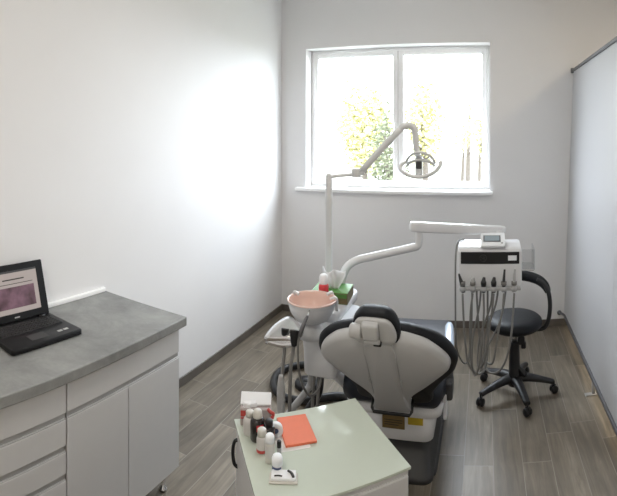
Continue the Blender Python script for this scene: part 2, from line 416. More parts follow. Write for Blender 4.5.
# ------------------------------------------------------------------ dental chair
CH = thing('dental_chair', 'black and grey-white dental chair seen from behind, facing the window', 'dental chair', (-.45, 2.75, 0)); o = CH.location
ex = Vector((1, 0, 0)); eu = Vector((0, -.57, .82)).normalized(); en = ex.cross(eu); O = Vector((-.443, 2.26, .5))
half = [(.0, .632), (.08, .622), (.14, .606), (.205, .572), (.262, .515), (.294, .452), (.290, .405), (.25, .345), (.185, .255), (.125, .18), (.094, .12), (.090, .07), (.086, .042), (0, .038)]
outl = [(x, y) for x, y in half] + [(-x, y) for x, y in half[-2:0:-1]]
def rs(ol, k=3): return [(p.x, p.y) for p in smooth([(x, y, 0) for x, y in ol], k, True)]
b = B(); puff(b, rs(outl), [(.93, -.045), (.99, -.035), (1.0, -.015), (.985, .004), (.94, .016), (.70, .026), (.35, .03)], O, ex, eu, en)
bs = obj('backrest_shell', b, M['shell'], CH, o)
# raised centre stem of the shell with its two creases
b = B(); ol = [(-.062, .60), (.062, .60), (.066, .40), (.07, .2), (.081, .10), (.084, .042), (-.084, .042), (-.081, .10), (-.07, .2), (-.066, .40)]
puff(b, rs(ol, 2), [(.97, .005), (1., .025), (.985, .031), (.95, .033)], O, ex, eu, en); obj('shell_stem', b, M['shell'], bs, o)
for s in (-1, 1):
    b = B(); tube(b, [O + ex * s * .068 + eu * .52 + en * .032, O + ex * s * .069 + eu * .36 + en * .034, O + ex * s * .070 + eu * .20 + en * .0345], .0022, 6, 3); obj('shell_seam', b, M['hosel'], bs, o)
    b = B(); tube(b, [O + ex * s * .073 + eu * .335 + en * .032, O + ex * s * .073 + eu * .315 + en * .036, O + ex * s * .070 + eu * .295 + en * .034], .005, 8, 3); obj('shell_clip', b, M['hosel'], bs, o)
halfc = [(.0, .610), (.09, .604), (.16, .585), (.225, .552), (.275, .505), (.308, .44), (.316, .375), (.295, .29), (.24, .20), (.19, .09), (.17, .0), (0, -.02)]
halfc = [(x * 1.03, y + .012) for x, y in halfc]
outc = halfc + [(-x, y) for x, y in halfc[-2:0:-1]]
b = B(); puff(b, rs(outc), [(.55, -.108), (.85, -.102), (.95, -.088), (1.0, -.062), (.985, -.04), (.93, -.025)], O, ex, eu, en)
obj('back_cushion', b, M['blk'], CH, o)
# headrest
eu2 = Vector((0, -.35, .94)).normalized(); en2 = ex.cross(eu2); O2 = Vector((-.453, 1.888, 1.013))
hh = [(0, .116), (.04, .115), (.066, .104), (.088, .078), (.101, .036), (.104, -.004), (.096, -.030), (.066, -.045), (0, -.048)]
oh = rs(hh + [(-x, y) for x, y in hh[-2:0:-1]])
b = B(); puff(b, oh, [(.5, -.082), (.82, -.076), (.95, -.062), (1., -.038), (.985, -.016), (.93, -.004)], O2, ex, eu2, en2)
hr = obj('headrest', b, M['blk'], CH, o)
hk = [(0, .098), (.045, .096), (.07, .084), (.086, .055), (.094, .015), (.086, -.018), (.05, -.028), (0, -.03)]
b = B(); puff(b, rs(hk + [(-x, y) for x, y in hk[-2:0:-1]]), [(.97, -.012), (1., 0), (.985, .010), (.93, .016), (.6, .018)], O2, ex, eu2, en2)
obj('headrest_shell', b, M['shell'], hr, o)
R2 = Matrix((ex, eu2, en2)).transposed()
b = B(); box(b, O2 + ex * -.008 + eu2 * .056 + en2 * .030, (.070, .076, .036), .010, 3, R2); obj('headrest_bracket', b, M['shell'], hr, o)
b = B(); lathe(b, [(0, -.026), (.026, -.026), (.031, -.02), (.031, .018), (.026, .024), (0, .024)], O2 + ex * -.068 + eu2 * .048 + en2 * .030, 18, ry(PI / 2)); obj('headrest_knob', b, M['shell'], hr, o)
b = B(); box(b, O2 + ex * -.004 + eu2 * .006 + en2 * .036, (.070, .016, .018), .005, 2, R2); obj('headrest_lever', b, M['alu'], hr, o)
b = B(); box(b, O2 + ex * .016 + eu2 * -.012 + en2 * .026, (.034, .016, .02), .004, 2, R2); obj('headrest_clip', b, M['bplast'], hr, o)
b = B(); box(b, O2 + ex * -.01 + eu2 * -.035 + en2 * -.02, (.06, .09, .014), .004, 2, R2); obj('headrest_stem', b, M['chrome'], hr, o)
# seat, leg rest
b = B()
rings = []
for y, zc, hx, hz in ((2.30, .535, .20, .03), (2.33, .535, .255, .06), (2.42, .540, .275, .07), (2.60, .535, .28, .075), (2.85, .530, .27, .07), (3.10, .51, .262, .062), (3.30, .475, .25, .055), (3.42, .445, .235, .045), (3.45, .44, .20, .02)):
    rings.append([Vector((-.475 + x, y, zc + z)) for x, z in rrect(hx, hz, min(hz, .05) * .95)])
loft(b, rings); obj('seat_cushion', b, M['navy'], CH, o)
b = B(); rbody(b, [(-.47, 2.60, .395, .22, .22, .05), (-.47, 2.60, .41, .25, .25, .06), (-.47, 2.60, .462, .26, .26, .06), (-.47, 2.62, .475, .25, .25, .06)])
rbody(b, [(-.475, 3.10, .39, .17, .26, .05), (-.475, 3.10, .40, .19, .28, .05), (-.475, 3.10, .425, .19, .28, .05)])
obj('seat_pan', b, M['white'], CH, o)
b = B(); rbody(b, [(-.47, 2.58, .265, .185, .19, .05), (-.47, 2.58, .28, .205, .215, .05), (-.47, 2.58, .40, .21, .22, .05), (-.47, 2.58, .41, .205, .215, .05)])
hs_ = obj('lift_housing', b, M['white'], CH, o)
b = B(); box(b, (-.467, 2.3585, .372), (.118, .004, .066), .001, 1); obj('rating_plate', b, M['gold'], hs_, o, 'brown gold rating plate')
b = B(); box(b, (-.352, 2.3585, .388), (.078, .004, .04), .001, 1); obj('warning_label', b, M['yel'], hs_, o, 'yellow warning label')
b = B(); box(b, (-.467, 2.3560, .384), (.095, .002, .003)); box(b, (-.467, 2.3560, .372), (.095, .002, .003)); box(b, (-.477, 2.3560, .360), (.075, .002, .003)); obj('plate_print', b, M['dark'], hs_, o)
b = B(); rbody(b, [(-.46, 2.74, 0, .185, .30, .06), (-.46, 2.74, .03, .185, .30, .06), (-.46, 2.74, .035, .17, .285, .05), (-.46, 2.74, .24, .165, .25, .05), (-.46, 2.74, .27, .15, .22, .05)])
obj('pedestal', b, M['char'], CH, o)
b = B(); rbody(b, [(-.46, 2.92, .0, .20, .46, .1), (-.46, 2.92, .018, .20, .46, .1), (-.46, 2.92, .024, .19, .45, .1)]); obj('base_plate', b, M['gplast'], CH, o)
b = B(); pts = [(-.541, 2.235, .57), (-.541, 2.200, .528), (-.532, 2.192, .516), (-.356, 2.192, .516), (-.347, 2.200, .528), (-.347, 2.235, .57)]
tube(b, pts, .008, 8, 0); obj('release_bar', b, M['bplast'], CH, o)
# right armrest
b = B(); box(b, (-.193, 2.47, .515), (.055, .11, .10), .016, 3); ar = obj('armrest', b, M['gplast'], CH, o)
b = B(); tube(b, [(-.193, 2.47, .52), (-.192, 2.49, .58), (-.192, 2.54, .65), (-.194, 2.60, .685)], .024, 10, 4, flat=(1, 1.1)); obj('armrest_post', b, M['gplast'], ar, o)
b = B(); rings = []
for y, hx, hz in ((2.52, .012, .010), (2.53, .022, .02), (2.56, .027, .025), (2.68, .028, .027), (2.80, .026, .025), (2.84, .018, .018), (2.85, .01, .008)):
    rings.append([Vector((-.188 - (y - 2.5) * .075 + x, y, .695 + z)) for x, z in rrect(hx, hz, hz * .9)])
loft(b, rings); obj('armrest_pad', b, M['skysheen'], ar, o, 'armrest pad with sky reflection painted pale blue')
b = B(); box(b, (-.205, 2.43, .44), (.018, .05, .13), .006, 2); box(b, (-.225, 2.46, .485), (.05, .05, .03), .006, 2); obj('armrest_bracket', b, M['white'], CH, o)

# ------------------------------------------------------------------ dental unit (water column with spittoon)
DU = thing('dental_unit', 'white dental water unit with pink spittoon bowl, left of the chair', 'dental unit', (-.86, 2.45, 0)); o = DU.location
b = B(); rbody(b, [(-.835, 2.36, .60, .085, .10, .03), (-.835, 2.36, .61, .092, .108, .03), (-.838, 2.37, .72, .095, .112, .03), (-.842, 2.39, .80, .105, .13, .035), (-.86, 2.46, .845, .14, .20, .04)])
rbody(b, [(-.90, 2.58, .835, .115, .20, .04), (-.90, 2.58, .845, .127, .212, .045), (-.90, 2.58, .885, .13, .215, .045), (-.90, 2.58, .90, .124, .208, .04)])
obj('unit_body', b, M['white'], DU, o)
b = B(); lathe(b, [(.0, .82), (.075, .82), (.068, .85), (.05, .875), (.047, .899), (.0, .899)], (-.869, 2.237, 0), 28); obj('bowl_pedestal', b, M['white'], DU, o)
b = B(); lathe(b, [(0, .896), (.055, .896), (.088, .913), (.111, .948), (.121, .983), (.1245, 1.001), (.129, 1.007), (.128, 1.013), (.1215, 1.013), (.117, 1.004), (.113, .983), (.102, .95), (.08, .926), (.045, .914), (.0, .911)], (-.869, 2.237, 0), 44)
bo = obj('spittoon_bowl', b, [M['white'], M['pinkglass']], DU, o)
for p in bo.data.polygons:
    c = p.center; rr = math.hypot(c.x + .009, c.y + .213)
    if p.normal.z > .15 and (rr < .1285): p.material_index = 1
b = B(); lathe(b, [(0, .912), (.016, .912), (.016, .916), (.008, .919), (0, .919)], (-.869, 2.237, 0), 16); obj('bowl_drain', b, M['chrome'], bo, o)
for nm, p in (('cup_filler', (-.975, 2.27)), ('bowl_rinser', (-.755, 2.26)), ('bowl_rinser', (-.80, 2.33))):
    b = B(); d = Vector((-.869 - p[0], 2.237 - p[1], 0)).normalized()
    tube(b, [(p[0] - d.x * .012, p[1] - d.y * .012, .955), (p[0] - d.x * .012, p[1] - d.y * .012, 1.005), (p[0] - d.x * .004, p[1] - d.y * .004, 1.022), (p[0] + d.x * .022, p[1] + d.y * .022, 1.014)], .008, 10, 4)
    obj(nm, b, M['white'], DU, o)
b = B(); tube(b, [(-.80, 2.34, .62), (-.74, 2.40, .52), (-.68, 2.46, .44), (-.62, 2.52, .36)], .03, 12, 4); obj('mounting_arm', b, M['white'], DU, o)
b = B(); tube(b, [(-.905, 2.33, .60), (-.918, 2.35, .53), (-.928, 2.35, .49), (-.95, 2.30, .455), (-.985, 2.23, .41), (-1.02, 2.17, .34), (-1.04, 2.15, .2), (-1.04, 2.18, .03)], .0185, 12, 5); obj('drain_pipe', b, M['hosel'], DU, o)
b = B(); tube(b, [(-.88, 2.40, .60), (-.886, 2.41, .50), (-.90, 2.41, .42), (-.95, 2.39, .34), (-1.0, 2.36, .22), (-1.0, 2.38, .05), (-.9, 2.46, .03), (-.74, 2.55, .03)], .02, 12, 5); obj('supply_hose', b, M['bplast'], DU, o)
# assistant's holder plate
eh = Vector((0, .85, .4)).normalized(); nh = ex.cross(eh); OH = Vector((-.93, 2.05, .90))
hol = [(-.087, -.066), (-.080, -.010), (-.066, .028), (-.036, .072), (-.004, .086), (.040, .060), (.083, .020), (.080, -.012), (.069, -.034), (.03, -.048), (-.015, -.058), (-.055, -.066)]
b = B(); puff(b, rs(hol, 2), [(.94, -.012), (1., -.004), (1., .012), (.95, .02), (.7, .023)], OH, ex, eh, nh)
# rounded front lip
tube(b, [OH + ex * -.082 + eh * -.058 + nh * -.012, OH + ex * 0 + eh * -.055 + nh * -.02, OH + ex * .062 + eh * -.035 + nh * -.014], .016, 10, 4)
hp = obj('instrument_holder', b, M['chrome'], DU, o, 'shiny silver instrument holder')
b = B(); tube(b, [(-.90, 2.09, .905), (-.93, 2.16, .87), (-.92, 2.26, .80), (-.87, 2.33, .76)], .018, 12, 4); obj('holder_arm', b, M['white'], DU, o)

def suction(name, label, cat, x, y, r, path, hmat, thick=None):
    t = thing(name, label, cat, (x, y, .93)); o = t.location
    b = B(); tube(b, [(x, y + .006, .930), (x, y + .004, .922), (x, y, .895), (x, y, .86)], [r * 1.15, r * 1.2, r, r * .8], 14, 4); obj('nozzle', b, M['bplast'], t, o)
    b = B(); tube(b, path, .0085, 10, 6); h = obj('hose', b, M[hmat], t, o)
    if thick:
        b = B(); tube(b, thick, [.010, .019, .021, .017, .012], 14, 4); obj('hose_sleeve', b, M['hosel'], t, o)
    return t
suction('suction_handpiece', 'black suction tip with grey sleeved hose, left one in the silver holder', 'suction hose', -.923, 2.018, .016,
        [(-.923, 2.018, .865), (-.923, 2.012, .82), (-.923, 1.995, .75), (-.923, 1.975, .55), (-.922, 1.99, .35), (-.92, 2.05, .18), (-.91, 2.17, .12), (-.90, 2.28, .25), (-.89, 2.31, .5), (-.885, 2.32, .60)], 'hose',
        [(-.923, 1.975, .73), (-.923, 1.975, .67), (-.923, 1.975, .61), (-.923, 1.975, .55), (-.923, 1.976, .49)])
suction('suction_handpiece', 'black suction tip with thin brown-grey hose, right one in the silver holder', 'suction hose', -.875, 2.018, .019,
        [(-.875, 2.018, .865), (-.878, 2.012, .83), (-.882, 1.995, .75), (-.885, 1.99, .55), (-.885, 2.01, .35), (-.88, 2.08, .2), (-.87, 2.2, .16), (-.865, 2.28, .3), (-.862, 2.31, .5), (-.86, 2.32, .60)], 'hose')
SY = thing('air_water_syringe', 'thin dark metal syringe leaning up from the silver holder in front of the spittoon bowl', 'syringe', (-.845, 2.03, .92)); o = SY.location
b = B(); tube(b, [(-.850, 2.025, .905), (-.842, 2.033, .935), (-.834, 2.05, .965), (-.83, 2.075, .985)], [.010, .011, .009, .007], 10, 4); obj('handle', b, M['rail'], SY, o)
b = B(); tube(b, [(-.83, 2.075, .985), (-.827, 2.088, 1.0), (-.822, 2.088, 1.016)], .004, 8, 4); obj('nozzle', b, M['chrome'], SY, o)
b = B(); tube(b, [(-.850, 2.025, .905), (-.852, 2.01, .86), (-.853, 2.02, .76), (-.85, 2.06, .66), (-.845, 2.15, .56), (-.84, 2.26, .54), (-.838, 2.30, .60)], .006, 8, 5); obj('hose', b, M['hose'], SY, o)

# tissue box and spray bottle on the unit
TB = thing('tissue_box', 'green tissue box with a white tissue sticking up, on the dental unit', 'tissue box', (-.872, 2.577, .90), math.radians(5))
b = B(); box(b, (0, 0, .0325), (.214, .176, .065), .003, 1)
tbm = obj('carton', b, [M['green'], M['brown']], TB)
for p in tbm.data.polygons:
    if abs(p.normal.z) < .3: p.material_index = 1
b = B(); box(b, (0, -.0885, .047), (.205, .002, .022)); obj('carton_band', b, M['green'], TB)
b = B(); N = 14; vs = []
for j in range(8):
    row = []
    for i in range(N):
        t_ = i / (N - 1) - .5; h = j / 7
        row.append(b.verts.new((t_ * (.06 + .085 * min(1, h * 1.4)) + .008, .014 * math.sin(i * 1.15 + h * 2) * (.3 + h) + .02 * h * math.cos(i * .5) - .02, 0.064 + h * (.106 + .014 * math.sin(i * .9 + 1)))))
    vs.append(row)
for j in range(7):
    for i in range(N - 1):
        f = b.faces.new((vs[j][i], vs[j][i + 1], vs[j + 1][i + 1], vs[j + 1][i])); f.smooth = True
tis = obj('tissue', b, M['tissue'], TB); md = tis.modifiers.new('thick', 'SOLIDIFY'); md.thickness = .002
SB = thing('spray_bottle', 'red plastic bottle with white cap in front of the green tissue box', 'bottle', (-.868, 2.412, .90))
b = B(); lathe(b, [(0, 0), (.025, 0), (.028, .004), (.028, .118), (.026, .132), (.022, .138), (0, .138)], (0, 0, 0), 22); obj('bottle_body', b, M['red'], SB)
b = B(); lathe(b, [(0, .137), (.023, .137), (.024, .142), (.024, .172), (.021, .184), (.014, .190), (0, .191)], (0, 0, 0), 20); obj('cap', b, M['tissue'], SB)

# lamp pole and lamp
DL = thing('dental_lamp', 'white operating lamp on jointed arm and pole in front of the window', 'lamp', (-.951, 2.74, .90)); o = DL.location
b = B(); lathe(b, [(0, .898), (.035, .898), (.035, .91), (.024, .925), (.0215, .94), (.0215, 1.42), (.0225, 1.43), (.0225, 1.46), (.0215, 1.47), (.020, 1.60), (.014, 1.615), (0, 1.618)], (-.951, 2.74, 0), 20); obj('pole', b, M['lampwhite'], DL, o)
b = B(); tube(b, [(-.951, 2.74, 1.595), (-.88, 2.74, 1.606), (-.80, 2.742, 1.614), (-.755, 2.743, 1.62)], [.013, .011, .012, .016], 12, 4); obj('link_arm', b, M['white'], DL, o)
b = B(); lathe(b, [(0, -.026), (.026, -.026), (.028, -.02), (.028, .02), (.026, .026), (0, .026)], (-.775, 2.742, 1.625), 20); box(b, (-.75, 2.744, 1.628), (.055, .036, .034), .012, 3); obj('arm_joint', b, M['lampwhite'], DL, o)
b = B(); tube(b, [(-.745, 2.745, 1.63), (-.62, 2.760, 1.772), (-.508, 2.775, 1.892)], .0205, 14, 3)
tube(b, [(-.515, 2.775, 1.885), (-.487, 2.778, 1.909), (-.455, 2.783, 1.915), (-.428, 2.787, 1.900), (-.418, 2.789, 1.872), (-.414, 2.79, 1.82), (-.412, 2.79, 1.765)], [.0205, .021, .0205, .020, .020, .0195, .018], 14, 5)
obj('spring_arm', b, M['lampwhite'], DL, o)
b = B(); box(b, (-.395, 2.79, 1.668), (.044, .05, .115), .012, 3); tube(b, [(-.412, 2.79, 1.79), (-.405, 2.79, 1.75), (-.398, 2.79, 1.70)], .017, 12, 3); hd = obj('lamp_body', b, M['lampwhite'], DL, o)
b = B(); box(b, (-.392, 2.762, 1.675), (.036, .01, .045), .006, 2); obj('lamp_lens', b, M['gplast'], hd, o)
def arc(c, ra, rb, a0, a1, n, yb):  # an arc of an ellipse bulging towards the chair
    out = []
    for i in range(n):
        t = math.radians(a0 + (a1 - a0) * i / (n - 1)); out.append((c[0] + ra * math.cos(t), c[1] - yb * abs(math.sin(t)), c[2] + rb * math.sin(t)))
    return out
b = B(); P_ = arc((-.385, 2.80, 1.675), .088, .078, 8, 172, 15, .05); Q_ = arc((-.385, 2.80, 1.665), .082, .040, 4, 176, 15, .03)
for i in range(14):
    vs = [b.verts.new(p) for p in (P_[i], P_[i + 1], Q_[i + 1], Q_[i])]; f = b.faces.new(vs); f.smooth = True
bmesh.ops.remove_doubles(b, verts=b.verts, dist=1e-5)
rf = obj('reflector', b, M['acr'], hd, o); md = rf.modifiers.new('t', 'SOLIDIFY'); md.thickness = .004
b = B(); tube(b, P_, .008, 8, 2); tube(b, Q_, .009, 8, 2); obj('reflector_rim', b, M['lampwhite'], hd, o)
b = B(); tube(b, [(-.478, 2.79, 1.69), (-.497, 2.775, 1.682), (-.506, 2.765, 1.662), (-.488, 2.745, 1.637), (-.44, 2.735, 1.614), (-.385, 2.735, 1.606), (-.33, 2.74, 1.618), (-.285, 2.755, 1.645), (-.262, 2.77, 1.68), (-.264, 2.78, 1.695)], .0115, 10, 4); obj('lamp_handle', b, M['lampwhite'], hd, o)
b = B(); tube(b, [(-.395, 2.775, 1.612), (-.395, 2.737, 1.607)], .012, 10, 0); obj('handle_stem', b, M['lampwhite'], hd, o)

# ------------------------------------------------------------------ delivery unit
DV = thing('delivery_unit', 'white instrument console with black front strip on a jointed white arm, above the stool', 'instrument console', (.034, 2.80, .94)); o = DV.location
b = B(); tube(b, [(-.860, 2.70, .90), (-.857, 2.687, .953), (-.842, 2.692, 1.01), (-.815, 2.70, 1.062), (-.76, 2.715, 1.098), (-.68, 2.735, 1.118), (-.55, 2.76, 1.148), (-.435, 2.786, 1.174), (-.408, 2.791, 1.182), (-.397, 2.792, 1.20), (-.395, 2.792, 1.235), (-.395, 2.792, 1.275)], [.028, .027, .025, .024, .024, .024, .024, .024, .024, .023, .022, .022], 16, 5)
obj('lower_arm', b, M['white'], DV, o)
d = Vector((.13 + .446, 2.985 - 2.764, 1.248 - 1.309)); L = d.length; d.normalize(); sd = d.cross(Vector((0, 0, 1))).normalized(); up = sd.cross(d)
b = B(); c0 = Vector((-.446, 2.764, 1.306))
rings = []
for t_, hx, hz in ((0, .018, .022), (.008, .026, .029), (.05, .028, .031), (L * .5, .027, .030), (L * .96, .026, .027), (L - .006, .024, .025), (L, .018, .019)):
    rings.append([c0 + d * t_ + sd * x + up * z for x, z in rrect(hx, hz, .014)])
loft(b, rings); obj('upper_beam', b, M['white'], DV, o)
b = B(); tube(b, [(.085, 2.965, 1.25), (.085, 2.965, 1.12)], .03, 16, 0); obj('console_post', b, M['white'], DV, o)
# console: profile in Y-Z swept along X
prof = [(2.800, .944), (2.797, .960), (2.795, 1.10), (2.797, 1.150), (2.806, 1.165), (2.83, 1.176), (2.90, 1.184), (3.00, 1.182), (3.035, 1.172), (3.045, 1.15), (3.045, .97), (3.035, .944)]
b = B(); rings = []
for x, s in ((-.159, .93), (-.155, .98), (-.145, 1.), (.212, 1.), (.222, .98), (.226, .93)):
    rings.append([Vector((x, 2.92 + (y - 2.92) * s, 1.06 + (z - 1.06) * s)) for y, z in prof])
loft(b, rings, sm=False); co = obj('console', b, M['white'], DV, o)
b = B(); box(b, (.034, 2.795, 1.117), (.352, .006, .072), .002, 1); fp = obj('front_strip', b, M['bplast'], DV, o, 'black front strip')
b = B(); box(b, (.168, 2.791, 1.117), (.052, .003, .030), .001, 1); obj('display_window', b, M['tissue'], fp, o, 'small white window')
b = B()
cir = [(-.007 + .020 * math.cos(i * PI / 12), 2.791, 1.117 + .020 * math.sin(i * PI / 12)) for i in range(24)]
tube(b, cir, .0012, 6, 0, True)
for k_ in range(3): tube(b, [(-.007 + .013 * math.cos(k_ * 2.094 + .5), 2.791, 1.117 + .013 * math.sin(k_ * 2.094 + .5)), (-.007, 2.791, 1.117), (-.007 + .013 * math.cos(k_ * 2.094 + 1.5), 2.791, 1.117 + .013 * math.sin(k_ * 2.094 + 1.5))], .0010, 6, 0)
obj('emblem', b, M['gplast'], fp, o)
b = B(); box(b, (.034, 2.785, .938), (.365, .05, .016), .004, 2); obj('holder_rail', b, M['alu'], DV, o)
hx_ = [-.129, -.069, -.005, .055, .115, .176]
for x in hx_:
    b = B(); lathe(b, [(.010, -.014), (.017, -.012), (.019, .0), (.017, .014), (.010, .016)], (x, 2.752, .945), 16); box(b, (x, 2.768, .942), (.02, .03, .016), .003, 1); obj('holder_cup', b, M['hosel'], DV, o)
b = B(); box(b, (.302, 2.87, 1.105), (.005, .15, .13), .002, 1); box(b, (.265, 2.87, 1.045), (.078, .15, .006), .002, 1); box(b, (.265, 2.80, 1.105), (.074, .004, .12), .001, 1)
obj('side_tray', b, M['acr'], DV, o, 'clear acrylic side tray')
b = B(); box(b, (.262, 2.795, 1.041), (.075, .010, .007), .002, 1); obj('side_tray_rim', b, M['hosel'], DV, o)
b = B(); tube(b, [(-.13, 3.0, 1.187), (-.165, 2.93, 1.185), (-.176, 2.87, 1.13), (-.178, 2.85, 1.0), (-.178, 2.85, .88), (-.176, 2.85, .65), (-.165, 2.86, .52), (-.12, 2.88, .44), (-.09, 2.92, .5), (-.08, 2.96, .7), (-.08, 2.96, .945)], .0055, 8, 6); obj('side_hose', b, M['hose'], DV, o)

CD = thing('control_display', 'small white tabletop device with tilted grey screen, on top of the console', 'device', (.052, 2.862, 1.1815))
CD.scale = (1.2, 1.1, .85)
b = B(); prof2 = [(-.065, 0), (-.068, .012), (-.055, .024), (.03, .072), (.055, .072), (.065, .05), (.068, 0)]
rings = []
for x, s in ((-.062, .9), (-.057, 1), (.057, 1), (.062, .9)): rings.append([Vector((x, y * s, .036 + (z - .036) * s + (0 if s == 1 else 0))) for y, z in prof2])
loft(b, rings, sm=False)
for v in b.verts: v.co.z = max(v.co.z, 0)
obj('housing', b, M['tissue'], CD)
a = math.atan2(.048, .085); R = rx(a)
b = B(); box(b, (-.005, -.0145, .0485), (.088, .062, .004), .001, 1, R); sc_ = obj('screen_bezel', b, M['rail'], CD)
b = B(); box(b, (-.005, -.0158, .0507), (.074, .048, .003), 0, 1, R); obj('screen', b, M['screen'], sc_)
b = B(); lathe(b, [(0, 0), (.006, 0), (.006, .006), (0, .007)], (.045, -.05, .026), 12, R); obj('button', b, M['hosel'], CD)

# handpieces
tips = ['blk', 'met', 'blk', 'mid', 'tall', 'tall']
ordn = ['leftmost dark handpiece with grey hose on the white console', 'light-tipped handpiece beside the leftmost one on the console rail',
        'black-collared handpiece under the round emblem of the console', 'black-collared handpiece just right of the console middle',
        'tall slim dark syringe-like handpiece, second from the right on the console', 'tall pale-collared handpiece at the right end of the console rail']
paths = [
    [(-.129, 2.745, .92), (-.124, 2.74, .80), (-.112, 2.745, .62), (-.095, 2.76, .50), (-.045, 2.79, .425), (.0, 2.83, .43), (.02, 2.87, .52), (.02, 2.90, .75), (.02, 2.90, .945)],
    [(-.069, 2.745, .92), (-.082, 2.74, .80), (-.085, 2.75, .62), (-.075, 2.76, .48), (-.045, 2.80, .415), (-.015, 2.84, .45), (-.03, 2.88, .6), (-.045, 2.90, .8), (-.05, 2.90, .945)],
    [(-.005, 2.745, .92), (-.004, 2.74, .80), (-.015, 2.75, .62), (-.03, 2.77, .49), (-.055, 2.80, .41), (-.075, 2.84, .45), (-.07, 2.88, .6), (-.03, 2.90, .8), (-.02, 2.91, .945)],
    [(.055, 2.745, .92), (.045, 2.74, .82), (.03, 2.745, .72), (.01, 2.76, .56), (-.015, 2.79, .47), (-.04, 2.83, .46), (-.03, 2.87, .6), (.04, 2.90, .8), (.05, 2.90, .945)],
    [(.115, 2.745, .92), (.105, 2.735, .82), (.082, 2.735, .70), (.062, 2.75, .56), (.045, 2.77, .495), (.01, 2.82, .49), (.0, 2.86, .6), (.07, 2.90, .8), (.09, 2.90, .945)],
    [(.176, 2.745, .92), (.168, 2.735, .80), (.155, 2.735, .66), (.125, 2.75, .52), (.08, 2.78, .44), (.02, 2.83, .42), (.0, 2.88, .5), (.10, 2.90, .7), (.14, 2.90, .945)]]
for x, lb, pth, tp in zip(hx_, ordn, paths, tips):
    t = thing('dental_handpiece', lb, 'dental handpiece', (x, 2.752, .945), 0, 'handpieces hanging on the console rail'); o = t.location
    y = 2.752
    b = B()
    if tp == 'tall': tube(b, [(x - .002, y - .004, .93), (x - .001, y - .004, .965), (x, y - .006, 1.005), (x + .003, y - .002, 1.045), (x + .005, y, 1.06)], [.012, .011, .008, .006, .006], 12, 4)
    elif tp == 'blk' and x < -.1: tube(b, [(x + .004, y, .925), (x, y, .965), (x - .012, y - .004, 1.00), (x - .022, y - .004, 1.035)], [.012, .015, .010, .005], 12, 4)
    else: tube(b, [(x, y, .925), (x, y, .965), (x, y - .002, .99), (x + .004, y - .002, 1.015)], [.011, .015, .014, .007], 12, 4)
    obj('grip', b, M['gplast'] if tp in ('blk', 'mid', 'tall') and x < .15 else M['hosel'], t, o)
    b = B(); lathe(b, [(.009, -.012), (.0165, -.01), (.0165, .01), (.009, .012)], (x, y, .978), 14); obj('collar', b, M['bplast'] if tp in ('blk', 'mid') and x > -.1 else M['hose'], t, o)
    b = B(); tube(b, pth, .0062, 9, 6); obj('hose', b, M['hose'], t, o)

# ------------------------------------------------------------------ stool
ST = thing('operator_stool', 'black rolling stool with curved arm support, by the white partition', 'stool', (.215, 3.34, 0)); o = ST.location
b = B(); lathe(b, [(0, .492), (.15, .492), (.175, .497), (.192, .512), (.197, .53), (.192, .55), (.175, .565), (.14, .572), (.08, .574), (0, .574)], (.215, 3.30, 0), 40); obj('seat', b, M['blk'], ST, o)
b = B(); lathe(b, [(0, .478), (.10, .478), (.13, .485), (.14, .495), (0, .495)], (.215, 3.30, 0), 28); obj('seat_plate', b, M['bplast'], ST, o)
b = B(); lathe(b, [(0, .07), (.045, .07), (.05, .08), (.05, .13), (.042, .15), (.038, .30), (.034, .36), (.034, .38), (0, .38)], (.215, 3.33, 0), 22); obj('column_sleeve', b, M['bplast'], ST, o)
b = B(); lathe(b, [(0, .37), (.018, .37), (.018, .48), (0, .48)], (.215, 3.325, 0), 16); obj('gas_lift', b, M['chrome'], ST, o)
b = B(); box(b, (.262, 3.31, .395), (.05, .045, .06), .012, 2); box(b, (.278, 3.31, .36), (.035, .03, .05), .008, 2); obj('height_lever', b, M['bplast'], ST, o)
b = B(); tube(b, [(.245, 3.32, .19), (.275, 3.31, .165), (.29, 3.30, .14)], [.014, .022, .016], 10, 3); obj('tilt_knob', b, M['bplast'], ST, o)
for k_ in range(5):
    an = math.radians(212 + 72 * k_); dx, dy = math.cos(an), math.sin(an); cx, cy = .215, 3.34
    b = B(); tube(b, [(cx + dx * .02, cy + dy * .02, .115), (cx + dx * .10, cy + dy * .10, .115), (cx + dx * .20, cy + dy * .20, .098), (cx + dx * .285, cy + dy * .285, .078)], [.042, .036, .028, .022], 12, 4, flat=(1, .75))
    lg = obj('leg', b, M['bplast'], ST, o)
    px, py = cx + dx * .285, cy + dy * .285; rot = rz(an + .5)
    b = B()
    for s in (-1, 1): lathe(b, [(0, -.009), (.022, -.009), (.027, -.005), (.027, .005), (.022, .009), (0, .009)], Vector((px, py, .027)) + rot @ Vector((0, s * .015, 0)), 18, rot @ rx(PI / 2))
    box(b, (px, py, .042), (.035, .022, .035), .008, 2, rot); tube(b, [(px, py, .045), (px, py, .085)], .007, 8, 0)
    obj('caster', b, M['bplast'], lg, o)
b = B(); tube(b, [(.355, 3.28, .478), (.42, 3.28, .486), (.452, 3.285, .53), (.466, 3.29, .61), (.466, 3.30, .68), (.455, 3.32, .740), (.43, 3.35, .78), (.39, 3.385, .798)], [.018, .018, .019, .019, .020, .021, .022, .022], 12, 5, flat=(1.0, .8)); ab = obj('arm_support', b, M['bplast'], ST, o)
b = B(); tube(b, [(.13, 3.47, .810), (.20, 3.465, .813), (.28, 3.45, .813), (.35, 3.42, .806), (.405, 3.385, .79), (.44, 3.35, .763), (.458, 3.325, .725)], [.026, .036, .038, .038, .037, .034, .024], 14, 5, flat=(.7, 1.)); obj('arm_pad', b, M['blk'], ab, o)

